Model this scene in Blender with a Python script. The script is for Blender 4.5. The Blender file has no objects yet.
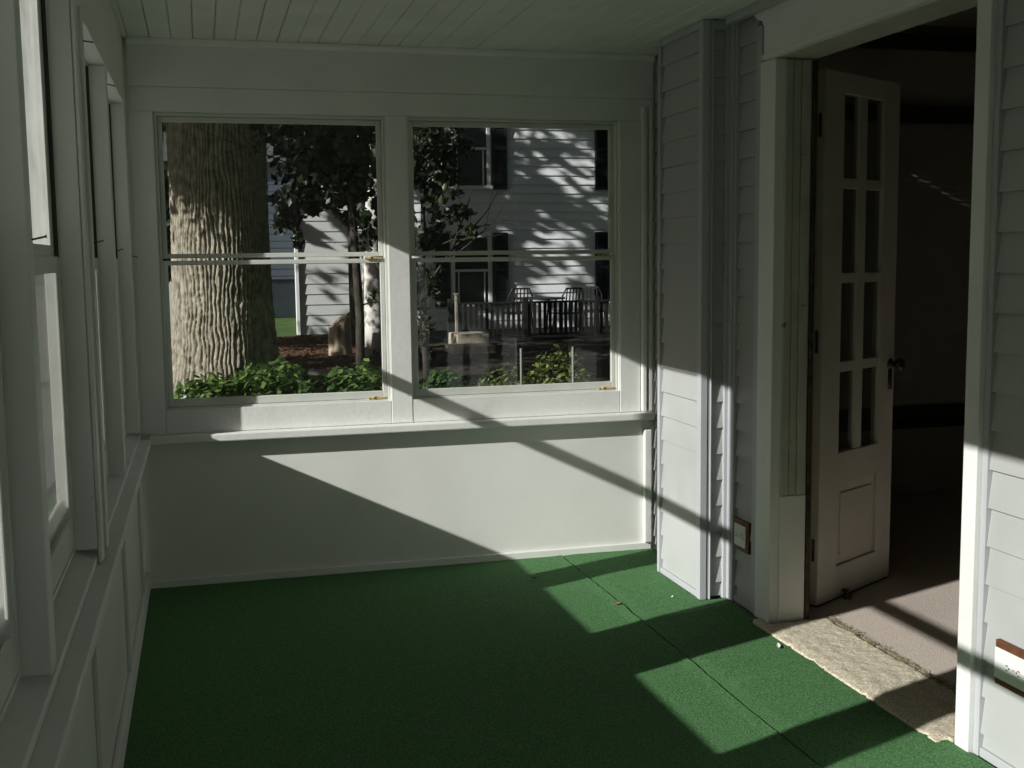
import bpy, math, random
from mathutils import Vector, Matrix, noise
random.seed(7)
C = bpy.context.scene.collection
scn = bpy.context.scene

# ------------------------------------------------------------------ materials
def mat(name, col, rough=.55, var=.06, vscale=6, bump=0, bscale=60, spec=.4, detail=4, col2=None, fac=(.35, .65), dirt=None):
    m = bpy.data.materials.new(name); m.use_nodes = True
    n = m.node_tree.nodes; l = m.node_tree.links
    b = n['Principled BSDF']; b.inputs['Roughness'].default_value = rough
    b.inputs['Specular IOR Level'].default_value = spec
    tc = n.new('ShaderNodeTexCoord')
    nz = n.new('ShaderNodeTexNoise'); nz.inputs['Scale'].default_value = vscale; nz.inputs['Detail'].default_value = detail
    l.new(tc.outputs['Object'], nz.inputs['Vector'])
    r = n.new('ShaderNodeValToRGB')
    c2 = col2 or tuple(max(0, c*(1-var*2)) for c in col)
    r.color_ramp.elements[0].position = fac[0]; r.color_ramp.elements[1].position = fac[1]
    r.color_ramp.elements[0].color = (*c2, 1); r.color_ramp.elements[1].color = (*col, 1)
    l.new(nz.outputs['Fac'], r.inputs['Fac'])
    out = r.outputs['Color']
    if dirt:
        n2 = n.new('ShaderNodeTexNoise'); n2.inputs['Scale'].default_value = dirt[1]; n2.inputs['Detail'].default_value = 8
        l.new(tc.outputs['Object'], n2.inputs['Vector'])
        r2 = n.new('ShaderNodeValToRGB'); r2.color_ramp.elements[0].position = dirt[2]; r2.color_ramp.elements[1].position = dirt[2]+.04
        l.new(n2.outputs['Fac'], r2.inputs['Fac'])
        mx = n.new('ShaderNodeMixRGB'); mx.inputs['Color2'].default_value = (*dirt[0], 1)
        l.new(r2.outputs['Color'], mx.inputs['Fac']); l.new(out, mx.inputs['Color1']); out = mx.outputs['Color']
    l.new(out, b.inputs['Base Color'])
    if bump:
        n3 = n.new('ShaderNodeTexNoise'); n3.inputs['Scale'].default_value = bscale; n3.inputs['Detail'].default_value = 5
        l.new(tc.outputs['Object'], n3.inputs['Vector'])
        bp = n.new('ShaderNodeBump'); bp.inputs['Strength'].default_value = bump; bp.inputs['Distance'].default_value = .01
        l.new(n3.outputs['Fac'], bp.inputs['Height']); l.new(bp.outputs['Normal'], b.inputs['Normal'])
    return m

M = {}
M['paint'] = mat('white_paint', (.78, .785, .765), .5, .03, 5, .12, 45, dirt=((.38, .36, .3), 9, .74))
M['ceil'] = mat('ceiling_paint', (.74, .76, .70), .6, .05, 4, .2, 30, dirt=((.4, .39, .33), 6, .72))
M['wallpaint'] = mat('smooth_panel_paint', (.78, .785, .75), .45, .04, 2.5, .06, 12)
M['oldpaint'] = mat('crackled_paint', (.52, .52, .46), .6, .08, 9, .35, 35, dirt=((.2, .15, .1), 14, .68))
M['siding'] = mat('grey_vinyl_siding', (.425, .435, .43), .45, .03, 3, .05, 120)
M['sidingtrim'] = mat('grey_vinyl_trim', (.46, .475, .50), .4, .03, 3)
M['alu'] = mat('white_aluminium', (.66, .67, .63), .4, .05, 8)
M['track_shade'] = mat('sash_recess_shade', (.045, .045, .04), .6)  # near black: shade of the sash recess is put into the colour
M['brass'] = mat('yellowed_plastic', (.62, .48, .2), .45, .1, 30)
M['dark'] = mat('dark_gap', (.03, .028, .022), .8)
M['rust'] = mat('bare_wood_and_rust', (.09, .06, .04), .8, .3, 30, .4, 60)
M['doorpaint'] = mat('door_paint', (.62, .60, .52), .45, .05, 5, .1, 30)
M['knob'] = mat('dark_bronze', (.035, .03, .025), .35, spec=.6)
M['outletwood'] = mat('brown_wood_frame', (.17, .07, .035), .5, .2, 30)
M['outlet'] = mat('white_plastic', (.82, .82, .80), .35, .02)
M['turf'] = mat('green_turf', (.125, .265, .11), .9, .25, 170, .45, 170, .1, detail=2, col2=(.04, .11, .045), fac=(.3, .7), dirt=((.075, .18, .07), 3, .62))
M['concrete'] = mat('rough_concrete', (.68, .61, .49), .9, .2, 120, .25, 190, .1, detail=9, col2=(.47, .41, .31), fac=(.36, .6), dirt=((.16, .135, .10), 190, .6))
M['carpet'] = mat('beige_carpet', (.70, .60, .53), .95, .12, 160, .6, 260, .1)
M['fray'] = mat('frayed_fibre', (.2, .165, .085), .9)
M['dryleaf'] = mat('dry_brown_leaf', (.34, .22, .10), .8, .2, 40)
M['slab'] = mat('porch_slab', (.06, .055, .045), .9)
M['int'] = mat('interior_paint', (.45, .44, .38), .7, .05)
M['intdark'] = mat('interior_dark_wood', (.05, .038, .03), .5, .1)
M['blind'] = mat('dark_blind', (.5, .49, .43), .5, .05)
M['roof'] = mat('roof_boards', (.2, .19, .17), .9)
M['nail'] = mat('rusty_nail', (.05, .04, .03), .6)
M['mulch'] = mat('brown_mulch', (.17, .095, .06), .95, .3, 9, 1., 14, .1, detail=9, col2=(.06, .035, .022))
M['lawn'] = mat('lawn', (.08, .13, .04), .9, .3, 3, .6, 40, .1, detail=8, col2=(.04, .075, .022))
M['drive'] = mat('pale_gravel', (.20, .20, .185), .9, .1, 8, .5, 60, .1, detail=8)
M['shaded'] = mat('shade_coloured_ground', (.06, .05, .04), .95, .3, 6, .8, 20, .1, detail=8)  # shade on the ground before the deck is put into this colour
M['edging'] = mat('stone_edging', (.4, .39, .36), .9, .15, 10)
M['birch'] = mat('pale_bark', (.62, .6, .56), .8, .2, 5, .5, 18, .1, col2=(.12, .11, .1), fac=(.38, .5))
M['darkbark'] = mat('dark_bark', (.07, .06, .05), .9, .3, 10, .8, 25, .1)
M['stump'] = mat('weathered_stump', (.46, .37, .28), .9, .2, 7, .7, 15, .1)
M['whiteside'] = mat('pale_house_siding', (.62, .63, .63), .6, .03, 2)
M['blueside'] = mat('blue_grey_house_siding', (.84, .87, .90), .6, .03, 2)
M['farside'] = mat('far_siding_shade', (.045, .058, .075), .6, .05, 2)  # darker copy of the house siding, with shade put into the colour
M['housetrim'] = mat('house_trim', (.8, .8, .8), .5, .03)
M['shutter'] = mat('dark_shutter', (.016, .022, .03), .5, .1)
M['houseglass'] = mat('house_window_glass', (.02, .025, .03), .08, .1, 2, spec=.6)
M['houseroof'] = mat('shingle_roof', (.08, .08, .085), .9, .2, 8)
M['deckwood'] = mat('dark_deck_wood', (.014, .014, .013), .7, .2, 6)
M['postwood'] = mat('yellowish_wood', (.34, .31, .23), .7, .15, 10)
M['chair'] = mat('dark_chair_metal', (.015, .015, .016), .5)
M['stone'] = mat('garden_stone', (.48, .42, .32), .9, .2, 8, .5, 20)
M['stake'] = mat('grey_stake', (.24, .245, .23), .7, .1, 12)
M['fencewhite'] = mat('pale_fence', (.6, .62, .62), .6, .05)

def bark_mat():
    m = mat('oak_bark', (.36, .33, .265), .95, .3, 12, .9, 30, .1, detail=9, col2=(.15, .13, .10), fac=(.3, .65))
    return m
M['bark'] = bark_mat()

def leaf_mat(name, c1, c2, tr=.35, rough=.45):
    m = bpy.data.materials.new(name); m.use_nodes = True
    n = m.node_tree.nodes; l = m.node_tree.links
    b = n['Principled BSDF']; b.inputs['Roughness'].default_value = rough; b.inputs['Specular IOR Level'].default_value = .35
    o = n['Material Output']
    g = n.new('ShaderNodeNewGeometry')
    r = n.new('ShaderNodeValToRGB')
    r.color_ramp.elements[0].color = (*c1, 1); r.color_ramp.elements[1].color = (*c2, 1)
    l.new(g.outputs['Random Per Island'], r.inputs['Fac'])
    l.new(r.outputs['Color'], b.inputs['Base Color'])
    t = n.new('ShaderNodeBsdfTranslucent'); l.new(r.outputs['Color'], t.inputs['Color'])
    mx = n.new('ShaderNodeMixShader'); mx.inputs['Fac'].default_value = tr
    l.new(b.outputs['BSDF'], mx.inputs[1]); l.new(t.outputs['BSDF'], mx.inputs[2]); l.new(mx.outputs['Shader'], o.inputs['Surface'])
    return m
M['leafdark'] = leaf_mat('dark_leaves', (.007, .012, .005), (.026, .036, .014), .1)
M['leafoak'] = leaf_mat('oak_leaves', (.02, .035, .012), (.06, .09, .03), .25)
M['leafshrub'] = leaf_mat('shrub_leaves', (.028, .07, .02), (.16, .25, .065), .3, .3)
M['leafyellow'] = leaf_mat('yellow_green_leaves', (.03, .06, .015), (.2, .24, .07), .3)
M['leaflow'] = leaf_mat('low_dark_green_leaves', (.02, .05, .015), (.07, .14, .04), .25)
M['flower'] = leaf_mat('pinkish_petals', (.6, .28, .2), (.75, .4, .3), .3)

def glass_mat(name, dust, tint=(.95, .965, .955)):
    m = bpy.data.materials.new(name); m.use_nodes = True
    n = m.node_tree.nodes; l = m.node_tree.links
    n.remove(n['Principled BSDF']); o = n['Material Output']
    g = n.new('ShaderNodeNewGeometry')
    d = n.new('ShaderNodeVectorMath'); d.operation = 'DOT_PRODUCT'
    l.new(g.outputs['Incoming'], d.inputs[0]); l.new(g.outputs['Normal'], d.inputs[1])
    a = n.new('ShaderNodeMath'); a.operation = 'ABSOLUTE'; l.new(d.outputs['Value'], a.inputs[0])
    s = n.new('ShaderNodeMath'); s.operation = 'SUBTRACT'; s.inputs[0].default_value = 1; l.new(a.outputs[0], s.inputs[1])
    p = n.new('ShaderNodeMath'); p.operation = 'POWER'; p.inputs[1].default_value = 5; l.new(s.outputs[0], p.inputs[0])
    q = n.new('ShaderNodeMath'); q.operation = 'MULTIPLY_ADD'; q.inputs[1].default_value = .9; q.inputs[2].default_value = .035
    l.new(p.outputs[0], q.inputs[0])
    t = n.new('ShaderNodeBsdfTransparent'); t.inputs['Color'].default_value = (*tint, 1)
    gl = n.new('ShaderNodeBsdfGlossy'); gl.inputs['Roughness'].default_value = .02
    mx = n.new('ShaderNodeMixShader'); l.new(q.outputs[0], mx.inputs['Fac']); l.new(t.outputs[0], mx.inputs[1]); l.new(gl.outputs[0], mx.inputs[2])
    last = mx
    if dust:
        tc = n.new('ShaderNodeTexCoord'); nz = n.new('ShaderNodeTexNoise'); nz.inputs['Scale'].default_value = 7; nz.inputs['Detail'].default_value = 7
        l.new(tc.outputs['Object'], nz.inputs['Vector'])
        mr = n.new('ShaderNodeMapRange'); mr.inputs['From Min'].default_value = .3; mr.inputs['From Max'].default_value = .75
        mr.inputs['To Min'].default_value = dust*.6; mr.inputs['To Max'].default_value = dust*1.5
        l.new(nz.outputs['Fac'], mr.inputs['Value'])
        tl = n.new('ShaderNodeBsdfTranslucent'); tl.inputs['Color'].default_value = (.75, .77, .74, 1)
        df = n.new('ShaderNodeBsdfDiffuse'); df.inputs['Color'].default_value = (.75, .77, .74, 1)
        mm = n.new('ShaderNodeMixShader'); mm.inputs['Fac'].default_value = .5; l.new(tl.outputs[0], mm.inputs[1]); l.new(df.outputs[0], mm.inputs[2])
        am = n.new('ShaderNodeMath'); am.operation = 'MAXIMUM'; am.inputs[1].default_value = .05; l.new(a.outputs[0], am.inputs[0])
        dv = n.new('ShaderNodeMath'); dv.operation = 'DIVIDE'; l.new(mr.outputs[0], dv.inputs[0]); l.new(am.outputs[0], dv.inputs[1])
        ng = n.new('ShaderNodeMath'); ng.operation = 'POWER'; ng.inputs[0].default_value = .3679; l.new(dv.outputs[0], ng.inputs[1])
        op = n.new('ShaderNodeMath'); op.operation = 'SUBTRACT'; op.inputs[0].default_value = 1; l.new(ng.outputs[0], op.inputs[1])
        m2 = n.new('ShaderNodeMixShader'); l.new(op.outputs[0], m2.inputs['Fac']); l.new(mx.outputs[0], m2.inputs[1]); l.new(mm.outputs[0], m2.inputs[2])
        last = m2
    l.new(last.outputs[0], o.inputs['Surface'])
    return m
M['glass'] = glass_mat('window_glass', .003)
M['dustyglass'] = glass_mat('dusty_upper_glass', .06)
M['lowerglass'] = glass_mat('dusty_lower_glass', .006)
M['doorglass'] = glass_mat('door_glass', .004, (.8, .82, .8))

# ------------------------------------------------------------------ mesh helpers
class MB:
    def __init__(s): s.v = []; s.f = []
    def add(s, vs, fs):
        o = len(s.v); s.v += [tuple(v) for v in vs]; s.f += [tuple(i+o for i in f) for f in fs]; return s
    def box(s, x0, x1, y0, y1, z0, z1):
        x0, x1 = sorted((x0, x1)); y0, y1 = sorted((y0, y1)); z0, z1 = sorted((z0, z1))
        return s.add([(x0,y0,z0),(x1,y0,z0),(x1,y1,z0),(x0,y1,z0),(x0,y0,z1),(x1,y0,z1),(x1,y1,z1),(x0,y1,z1)],
                     [(0,3,2,1),(4,5,6,7),(0,1,5,4),(1,2,6,5),(2,3,7,6),(3,0,4,7)])
    def prism(s, prof, fn, a, b):           # closed profile [(p,q)], fn(p,q,t)->xyz
        k = len(prof); vs = [fn(p, q, a) for p, q in prof]+[fn(p, q, b) for p, q in prof]
        fs = [(i, (i+1) % k, (i+1) % k+k, i+k) for i in range(k)]+[tuple(range(k))[::-1], tuple(range(k, 2*k))]
        return s.add(vs, fs)
    def tube(s, pts, rad, seg=8):
        pts = [Vector(p) for p in pts]; rings = []
        for i, p in enumerate(pts):
            d = (pts[min(i+1, len(pts)-1)]-pts[max(i-1, 0)]).normalized()
            a = d.orthogonal().normalized(); b = d.cross(a)
            r = rad[i] if isinstance(rad, (list, tuple)) else rad
            rings.append([p+a*r*math.cos(2*math.pi*k/seg)+b*r*math.sin(2*math.pi*k/seg) for k in range(seg)])
        # keep the rings from twisting
        vs = rings[0][:]; 
        for i in range(1, len(rings)):
            prev = vs[-seg:]; best = min(range(seg), key=lambda o: sum((rings[i][(k+o) % seg]-prev[k]).length for k in range(seg)))
            vs += [rings[i][(k+best) % seg] for k in range(seg)]
        fs = [(i*seg+k, i*seg+(k+1) % seg, (i+1)*seg+(k+1) % seg, (i+1)*seg+k) for i in range(len(pts)-1) for k in range(seg)]
        fs += [tuple(range(seg))[::-1], tuple(range((len(pts)-1)*seg, len(pts)*seg))]
        return s.add(vs, fs)
    def lathe(s, prof, fn, seg=20):         # prof [(r,h)], fn(cos*r, sin*r, h)->xyz
        vs = [fn(r*math.cos(2*math.pi*k/seg), r*math.sin(2*math.pi*k/seg), h) for r, h in prof for k in range(seg)]
        fs = [(i*seg+k, i*seg+(k+1) % seg, (i+1)*seg+(k+1) % seg, (i+1)*seg+k) for i in range(len(prof)-1) for k in range(seg)]
        fs += [tuple(range(seg))[::-1], tuple(range((len(prof)-1)*seg, len(prof)*seg))]
        return s.add(vs, fs)
    def leaf(s, c, size, n, up, wid=.55):
        n = n.normalized(); a = up.cross(n)
        if a.length < 1e-3: a = n.orthogonal()
        a.normalize(); b = n.cross(a); h = size
        s.add([c-b*h*.5, c+a*h*wid*.5-n*h*.08, c+b*h*.5-n*h*.1, c-a*h*wid*.5-n*h*.08], [(0, 1, 2), (0, 2, 3)])
    def build(s, name, m, parent=None, bevel=0, smooth=False, recalc=True):
        me = bpy.data.meshes.new(name); me.from_pydata(s.v, [], s.f)
        me.materials.append(m)
        if recalc:
            import bmesh
            bm = bmesh.new(); bm.from_mesh(me); bmesh.ops.recalc_face_normals(bm, faces=bm.faces); bm.to_mesh(me); bm.free()
        if smooth: me.polygons.foreach_set('use_smooth', [True]*len(me.polygons))
        o = bpy.data.objects.new(name, me); C.objects.link(o)
        if bevel:
            bv = o.modifiers.new('bevel', 'BEVEL'); bv.width = bevel; bv.segments = 2; bv.limit_method = 'ANGLE'
        if parent: o.parent = parent; o.matrix_parent_inverse = parent.matrix_world.inverted() if False else Matrix.Translation(-parent.location) if parent.type == 'EMPTY' and parent.rotation_euler.z == 0 else Matrix()
        return o

def tag(o, label, cat, group=None, kind=None):
    o['label'] = label; o['category'] = cat
    if group: o['group'] = group
    if kind: o['kind'] = kind
    return o
def empty(name, loc, label, cat, group=None, kind=None):
    o = bpy.data.objects.new(name, None); C.objects.link(o); o.location = loc; o.empty_display_size = .1
    return tag(o, label, cat, group, kind)
def B(*a): return MB().box(*a)

# ------------------------------------------------------------------ measured layout (metres)
D = 5.243            # inner face of the end wall
ZC = 2.388           # porch ceiling
XW = -.337           # sash plane of the side windows
XF = -.285           # face of the side posts
XH = 2.103           # face of the house siding
XB = 1.979           # face of the siding bump
IY = 6.0             # back wall of the room behind the door
Y0 = -1.2            # front end of the porch
ST = 'structure'

# ------------------------------------------------------------------ floor and ceiling
tag(B(-.46, 2.262, Y0, D+.12, -.16, -.002).build('floor', M['slab']), 'dark porch slab under the green turf', 'floor', kind=ST)
cb = MB(); x = -.44; k = 0
random.seed(3)
while x < 2.3:
    w = .088
    dz = random.uniform(-.0012, .0012); g = random.uniform(.0012, .0035)
    cb.prism([(x+g, ZC+dz+.003), (x+g+.004, ZC+dz), (x+w-.004, ZC+dz), (x+w, ZC+dz+.003), (x+w, ZC+.02), (x+g, ZC+.02)], lambda p, q, t: (p, t, q), Y0-.1, D+.1)
    x += w
ceil = tag(cb.build('ceiling', M['ceil']), 'white beadboard porch ceiling of narrow planks', 'ceiling', kind=ST)
B(-.5, 2.32, Y0-.15, D+.16, ZC+.022, ZC+.09).build('roof_deck', M['roof'], ceil)
def quarter(fn, a, b, name, r=.026, par=None):
    prof = [(0, 0), (0, -r)]+[(r*math.sin(t)*.98, -r*math.cos(t)) for t in (.4, .8, 1.2)]+[(r, 0)]
    return MB().prism(prof, fn, a, b).build(name, M['paint'], par)
tag(quarter(lambda p, q, t: (t, D-.012-p, ZC-.001+q), -.27, 2.1, 'trim_1'), 'thin white moulding where end wall meets ceiling', 'moulding', kind=ST)

# ------------------------------------------------------------------ windows
def window_unit(name, fn, u0, u1, z0, z1, zm, label, glass, latches=False, fr=.02, rail=.034, lowglass=None, fw=.010, wl=(.002, .022), wu=(.026, .046), top=None, stile=.1):
    """fn(u, w, z): w grows towards the outside"""
    c = fn((u0+u1)/2, 0, z0); ft = .012 if not lowglass else .006; lap = 1 if lowglass else 0
    e = empty(name, c, label, 'window', kind=ST)
    def bars(mb, a0, a1, b0, b1, w0, w1, sides, top, bot):
        def bx(p0, p1, q0, q1):
            P = fn(p0, w0, q0); Q = fn(p1, w1, q1); mb.box(P[0], Q[0], P[1], Q[1], P[2], Q[2])
        bx(a0, a0+sides, b0, b1); bx(a1-sides, a1, b0, b1); bx(a0+sides, a1-sides, b1-top, b1); bx(a0+sides, a1-sides, b0, b0+bot)
        return mb
    bars(MB(), u0, u1, z0, z1, -.006 if not lowglass else -.001, .052 if not lowglass else .036, fw, ft, .012).build('window_frame', M['alu'], e, .002)
    def pane(par, a0, a1, b0, b1, w, glass=glass):
        P = fn(a0, w-.0015, b0); Q = fn(a1, w+.0015, b1)
        return MB().box(P[0], Q[0], P[1], Q[1], P[2], Q[2]).build('pane', glass, par)
    iu0, iu1 = u0+fw+.0015, u1-fw-.0015
    up = bars(MB(), iu0, iu1, zm+.004-lap*.014, z1-ft-.0015, wu[0], wu[1], fr, top or fr+.002, .02+lap*.022).build('upper_sash', M['alu'], e, .0025)
    pane(up, iu0+fr+.0005, iu1-fr-.0005, zm+.0245+lap*.008, z1-ft-.002-(top or fr+.002), (wu[0]+wu[1])/2)
    lo = bars(MB(), iu0, iu1, z0+.0135, zm-.006+lap*.011, wl[0], wl[1], fr, .02+lap*.02, rail).build('lower_sash', M['alu'], e, .0025)
    pane(lo, iu0+fr+.0005, iu1-fr-.0005, z0+.0135+rail+.0005, zm-.0265-lap*.009, (wl[0]+wl[1])/2, lowglass or glass)
    if lowglass:      # recess shade painted as dark strips, and an outer frame added to block sun
        tk = MB()
        for p0, p1, q0, q1 in ((u0+fw+.0002, u0+fw+.0013, zm, z1-ft-.0004), (u1-fw-.0013, u1-fw-.0002, zm, z1-ft-.0004)):
            P = fn(p0, -.0005, q0); Q = fn(p1, .03, q1); tk.box(P[0], Q[0], P[1], Q[1], P[2], Q[2])
        tk.build('recess_shade_strip', M['track_shade'], e)
        sf = bars(MB(), u0+.002, u1-.002, z0, z1-.002, .022, .032, .012, .012, .135)
        P = fn(u0+.0145, .0225, z0+.136); Q = fn(u0+stile, .0315, z1-.0145); sf.box(P[0], Q[0], P[1], Q[1], P[2], Q[2])
        sf.build('sun_block_frame', M['alu'], e, .002)
    if latches:
        for zz, w in ((zm-.003, -.0035), (z0+.017, -.0035)):
            mb = MB()
            for a, b2, c2, d2 in ((-.085, -.022, -.005, .004), (-.075, -.062, -.006, .008), (-.102, -.092, -.004, .003)):
                P = fn(u1-.03+a+.03, w-.006, zz+c2); Q = fn(u1-.03+b2+.03, w+.004, zz+d2); mb.box(P[0], Q[0], P[1], Q[1], P[2], Q[2])
            mb.build('latch', M['brass'], e, .001)
    return e
end_fn = lambda u, w, z: (u, D+.022+w, z)
side_fn = lambda u, w, z: (XW-w, u, z)
EW = [(-.173, .817), (.922, 1.932)]
EZ0, EZ1, EZM = .798, 2.085, 1.458
window_unit('window_1', end_fn, *EW[0], EZ0, EZ1, EZM, 'double-hung end window looking onto the oak trunk', M['glass'], True)
window_unit('window_2', end_fn, *EW[1], EZ0, EZ1, EZM, 'double-hung end window looking onto the shuttered house', M['glass'], True)
SWN = [(4.245, 5.13), (3.29, 4.165), (2.2, 3.06), (1.28, 2.13), (.2, 1.03), (-.72, .11)]
SZ0, SZ1, SZM = .724, 2.102, 1.46
slab = ['side window nearest the end wall corner', 'side window between slim post and wide post', 'side window just beyond the nearest slim post',
        'closest side window cut by the picture edge', 'side window beside the photographer', 'side window behind the photographer']
for i, (a, b) in enumerate(SWN):
    window_unit('window_%d' % (i+3), side_fn, a, b, SZ0, SZ1, SZM, 'dusty double-hung '+slab[i], M['dustyglass'], False, .048, .08, M['lowerglass'], .02, (.0005, .0085), (.010, .018), .0145, (.068, .155, .11, .11, .11, .11)[i])

# ------------------------------------------------------------------ end wall
wb = MB()
wb.box(-.46, 2.3, D+.015, D+.12, -.16, .66)                  # below the windows
wb.box(-.46, 2.3, D+.001, D+.12, .66, EZ0-.001)
wb.box(-.46, 2.3, D+.001, D+.12, EZ1+.001, ZC)
wb.box(-.46, EW[0][0]-.001, D+.001, D+.12, EZ0-.001, EZ1+.001)
wb.box(EW[0][1]+.001, EW[1][0]-.001, D+.001, D+.12, EZ0-.001, EZ1+.001)
wb.box(EW[1][1]+.001, 2.3, D+.001, D+.12, EZ0-.001, EZ1+.001)
we = tag(wb.build('wall_back', M['wallpaint']), 'white end wall with two windows and smooth lower panel', 'wall', kind=ST)
def tr(name, *a, m='paint', par=None, bev=.0025): return B(*a).build(name, M[m], par, bev)
tr('head_board', -.27, 2.1, D-.012, D, 2.19, ZC-.001, par=we)
tr('head_casing', -.27, 2.1, D-.004, D, EZ1+.004, 2.188, par=we)
tr('casing_board', -.272, EW[0][0]-.004, D-.005, D, .697, EZ1+.002, par=we)
tr('mullion_board', EW[0][1]+.004, EW[1][0]-.004, D-.005, D, .697, EZ1+.002, par=we)
tr('casing_board', EW[1][1]+.004, 2.04, D-.005, D, .697, EZ1+.002, par=we)
tr('apron_board', EW[0][0]-.002, EW[0][1]+.002, D-.003, D, .697, EZ0+.004, par=we)
tr('apron_board', EW[1][0]-.002, EW[1][1]+.002, D-.003, D, .697, EZ0+.004, par=we)
tr('sill_ledge', -.247, 2.098, D-.052, D+.014, .658, .694, par=we, bev=.006)
tr('corner_strip', 2.042, 2.072, D-.022, D, .697, 2.15, par=we, bev=.008)
tr('corner_strip', 2.06, 2.1, D-.012, D+.014, .04, .605, par=we, bev=.006)
tr('corner_strip', 2.078, 2.1, D-.016, D, .697, 2.186, par=we, bev=.004)
tag(tr('baseboard_back', -.272, 2.1, D, D+.0145, .0, .04, bev=.004), 'low white baseboard under the end wall panel', 'baseboard', kind=ST)

# ------------------------------------------------------------------ window (left) wall
wl = MB()
wl.box(-.375, -.292, Y0, D, -.16, .668)
wl.box(-.375, XF, Y0, D, SZ1+.002, ZC)
wls = tag(wl.build('wall_left', M['wallpaint']), 'white low wall and header of the side window row', 'wall', kind=ST)
tr('window_ledge', -.2915, -.245, Y0, D-.054, .648, .682, par=wls, bev=.004)
sl = MB().prism([(XF-.002, .6685), (XF-.002, .702), (-.375, .722), (-.375, .6685)], lambda p, q, t: (p, t, q), Y0, D-.008)
sl.build('window_sill', M['paint'], wls, .002)
edges = sorted([(b, a) for a, b in SWN])
posts = []; prev = Y0
for a, b in sorted(SWN):
    posts.append((prev, a)); prev = b
posts.append((prev, D-.008))
for a, b in posts:
    tr('post', XF, -.375, a+.002, b-.002, .7225, SZ1+.001, par=wls, bev=.003)
# flat casing strips on the wide posts, and narrow stops
tr('casing_strip', XF+.001, XF+.011, 3.068, 3.13, .684, SZ1, par=wls)
tr('casing_strip', XF+.001, XF+.011, 3.222, 3.283, .684, SZ1, par=wls)
for yb in (2.86, 3.95, 1.7, .6, 4.9):
    tr('batten', -.2915, -.279, yb, yb+.06, .042, .6475, par=wls)
tag(tr('baseboard_left', -.2915, -.274, Y0, D-.001, .0, .085, bev=.005), 'white baseboard along the low window wall', 'baseboard', kind=ST)

# nails left in the window wall
nl = [((XF+.0105, 3.25, 2.02), 'tiny nail high on the wide post'), ((XF-.001, 4.22, 2.05), 'tiny nail in the slim post near its head'),
      ((XF+.0105, 3.26, 1.50), 'tiny nail on wide post level with window rails'), ((XF-.001, 4.23, 1.485), 'tiny nail on far slim post level with window rails'),
      ((XF-.001, 5.18, 1.475), 'tiny nail in the corner post by end wall'), ((XF-.001, 2.18, 1.49), 'tiny nail on nearest slim post level with window rails')]
for (x, y, z), lb in nl:
    d = Vector((.032, .008, random.uniform(-.008, .012)))*.75
    MBn = MB().tube([Vector((x-.001, y, z)), Vector((x, y, z))+d*.5, Vector((x, y, z))+d], .0018, 6)
    p = Vector((x, y, z))+d
    MBn.tube([p, p+d.normalized()*.0012], .0032, 8)
    tag(MBn.build('nail', M['nail']), lb, 'nail', 'nails in the window wall')

# ------------------------------------------------------------------ house wall with lap siding
COURSE = .11; PH = .072
def lap_profile(x0, z0, z1, course, ph, step, back):
    """(offset, z) profile, offset grows into the wall"""
    pr = [(x0+back, z0)]; z = z0; k = math.floor((z0-ph)/course)
    zz = ph+k*course
    def off(z, zb): return x0+step*(z-zb)/course
    cur = z0
    while cur < z1-1e-6:
        nx = min(zz+course, z1)
        pr.append((off(cur, zz), cur)); pr.append((off(nx, zz), nx)); cur = nx; zz += course
    pr.append((x0+back, z1))
    return pr
def siding_x(y0, y1, x0, z0, z1, back, course=COURSE, ph=PH, step=.013):
    return MB().prism(lap_profile(x0, z0, z1, course, ph, step, back), lambda p, q, t: (p, t, q), y0, y1)
def siding_y(x0, x1, y0, z0, z1, back, course=COURSE, ph=PH, step=.013):
    return MB().prism(lap_profile(y0, z0, z1, course, ph, step, back), lambda p, q, t: (t, p, q), x0, x1)
DY0, DY1 = 2.834, 3.995          # door opening
wr = MB()
wr.box(2.145, 2.262, Y0, 2.772, -.16, 2.75); wr.box(2.145, 2.262, 4.118, D+.12, -.16, 2.75); wr.box(2.145, 2.262, 2.772, 4.118, 2.20, 2.75)
wrs = tag(wr.build('wall_right', M['int']), 'house wall clad in grey lap siding', 'wall', kind=ST)
siding_x(-3, D+.12, 2.33, 2.90, 6.2, .12).build('sky_block_siding', M['siding'], wrs)
B(2.451, 8, -3, IY+.3, 2.90, 6.2).build('sky_block_storey', M['slab'], wrs)  # unseen storey and its siding above, added to block sky light
siding_x(Y0, 2.747, XH+.012, .03, ZC-.001, .029).build('siding', M['siding'], wrs)
siding_x(4.18, 4.335, XH+.006, .03, ZC-.001, .036).build('siding', M['siding'], wrs)
siding_x(4.862, D-.001, XH+.006, .03, ZC-.001, .036).build('siding', M['siding'], wrs)
# siding bump
B(XB+.028, 2.1445, 4.414, 4.852, -.001, ZC-.001).build('bump_core', M['slab'], wrs)
siding_x(4.433, 4.832, XB+.002, .03, ZC-.03, .025).build('siding', M['siding'], wrs)
siding_y(2.024, 2.078, 4.392, .012, ZC-.04, .021).build('siding', M['siding'], wrs)
tr('channel_trim', XB-.006, XB+.026, 4.834, 4.858, .002, ZC-.002, m='sidingtrim', par=wrs, bev=.003)
def ribbed(name, fn, widths, par):
    mb = MB()
    for a, b, dep in widths: fn(mb, a, b, dep)
    return mb.build(name, M['sidingtrim'], par, .002)
ct = MB()     # outside corner post: two flanges with ribs
ct.box(XB-.006, XB+.026, 4.384, 4.405, .002, ZC-.002); ct.box(XB-.003, XB+.026, 4.4055, 4.431, .002, ZC-.002)
ct.box(XB+.027, XB+.036, 4.387, 4.412, .002, ZC-.002); ct.box(XB+.0365, XB+.044, 4.381, 4.412, .002, ZC-.002)
ct.build('corner_trim', M['sidingtrim'], wrs, .003)
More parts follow.
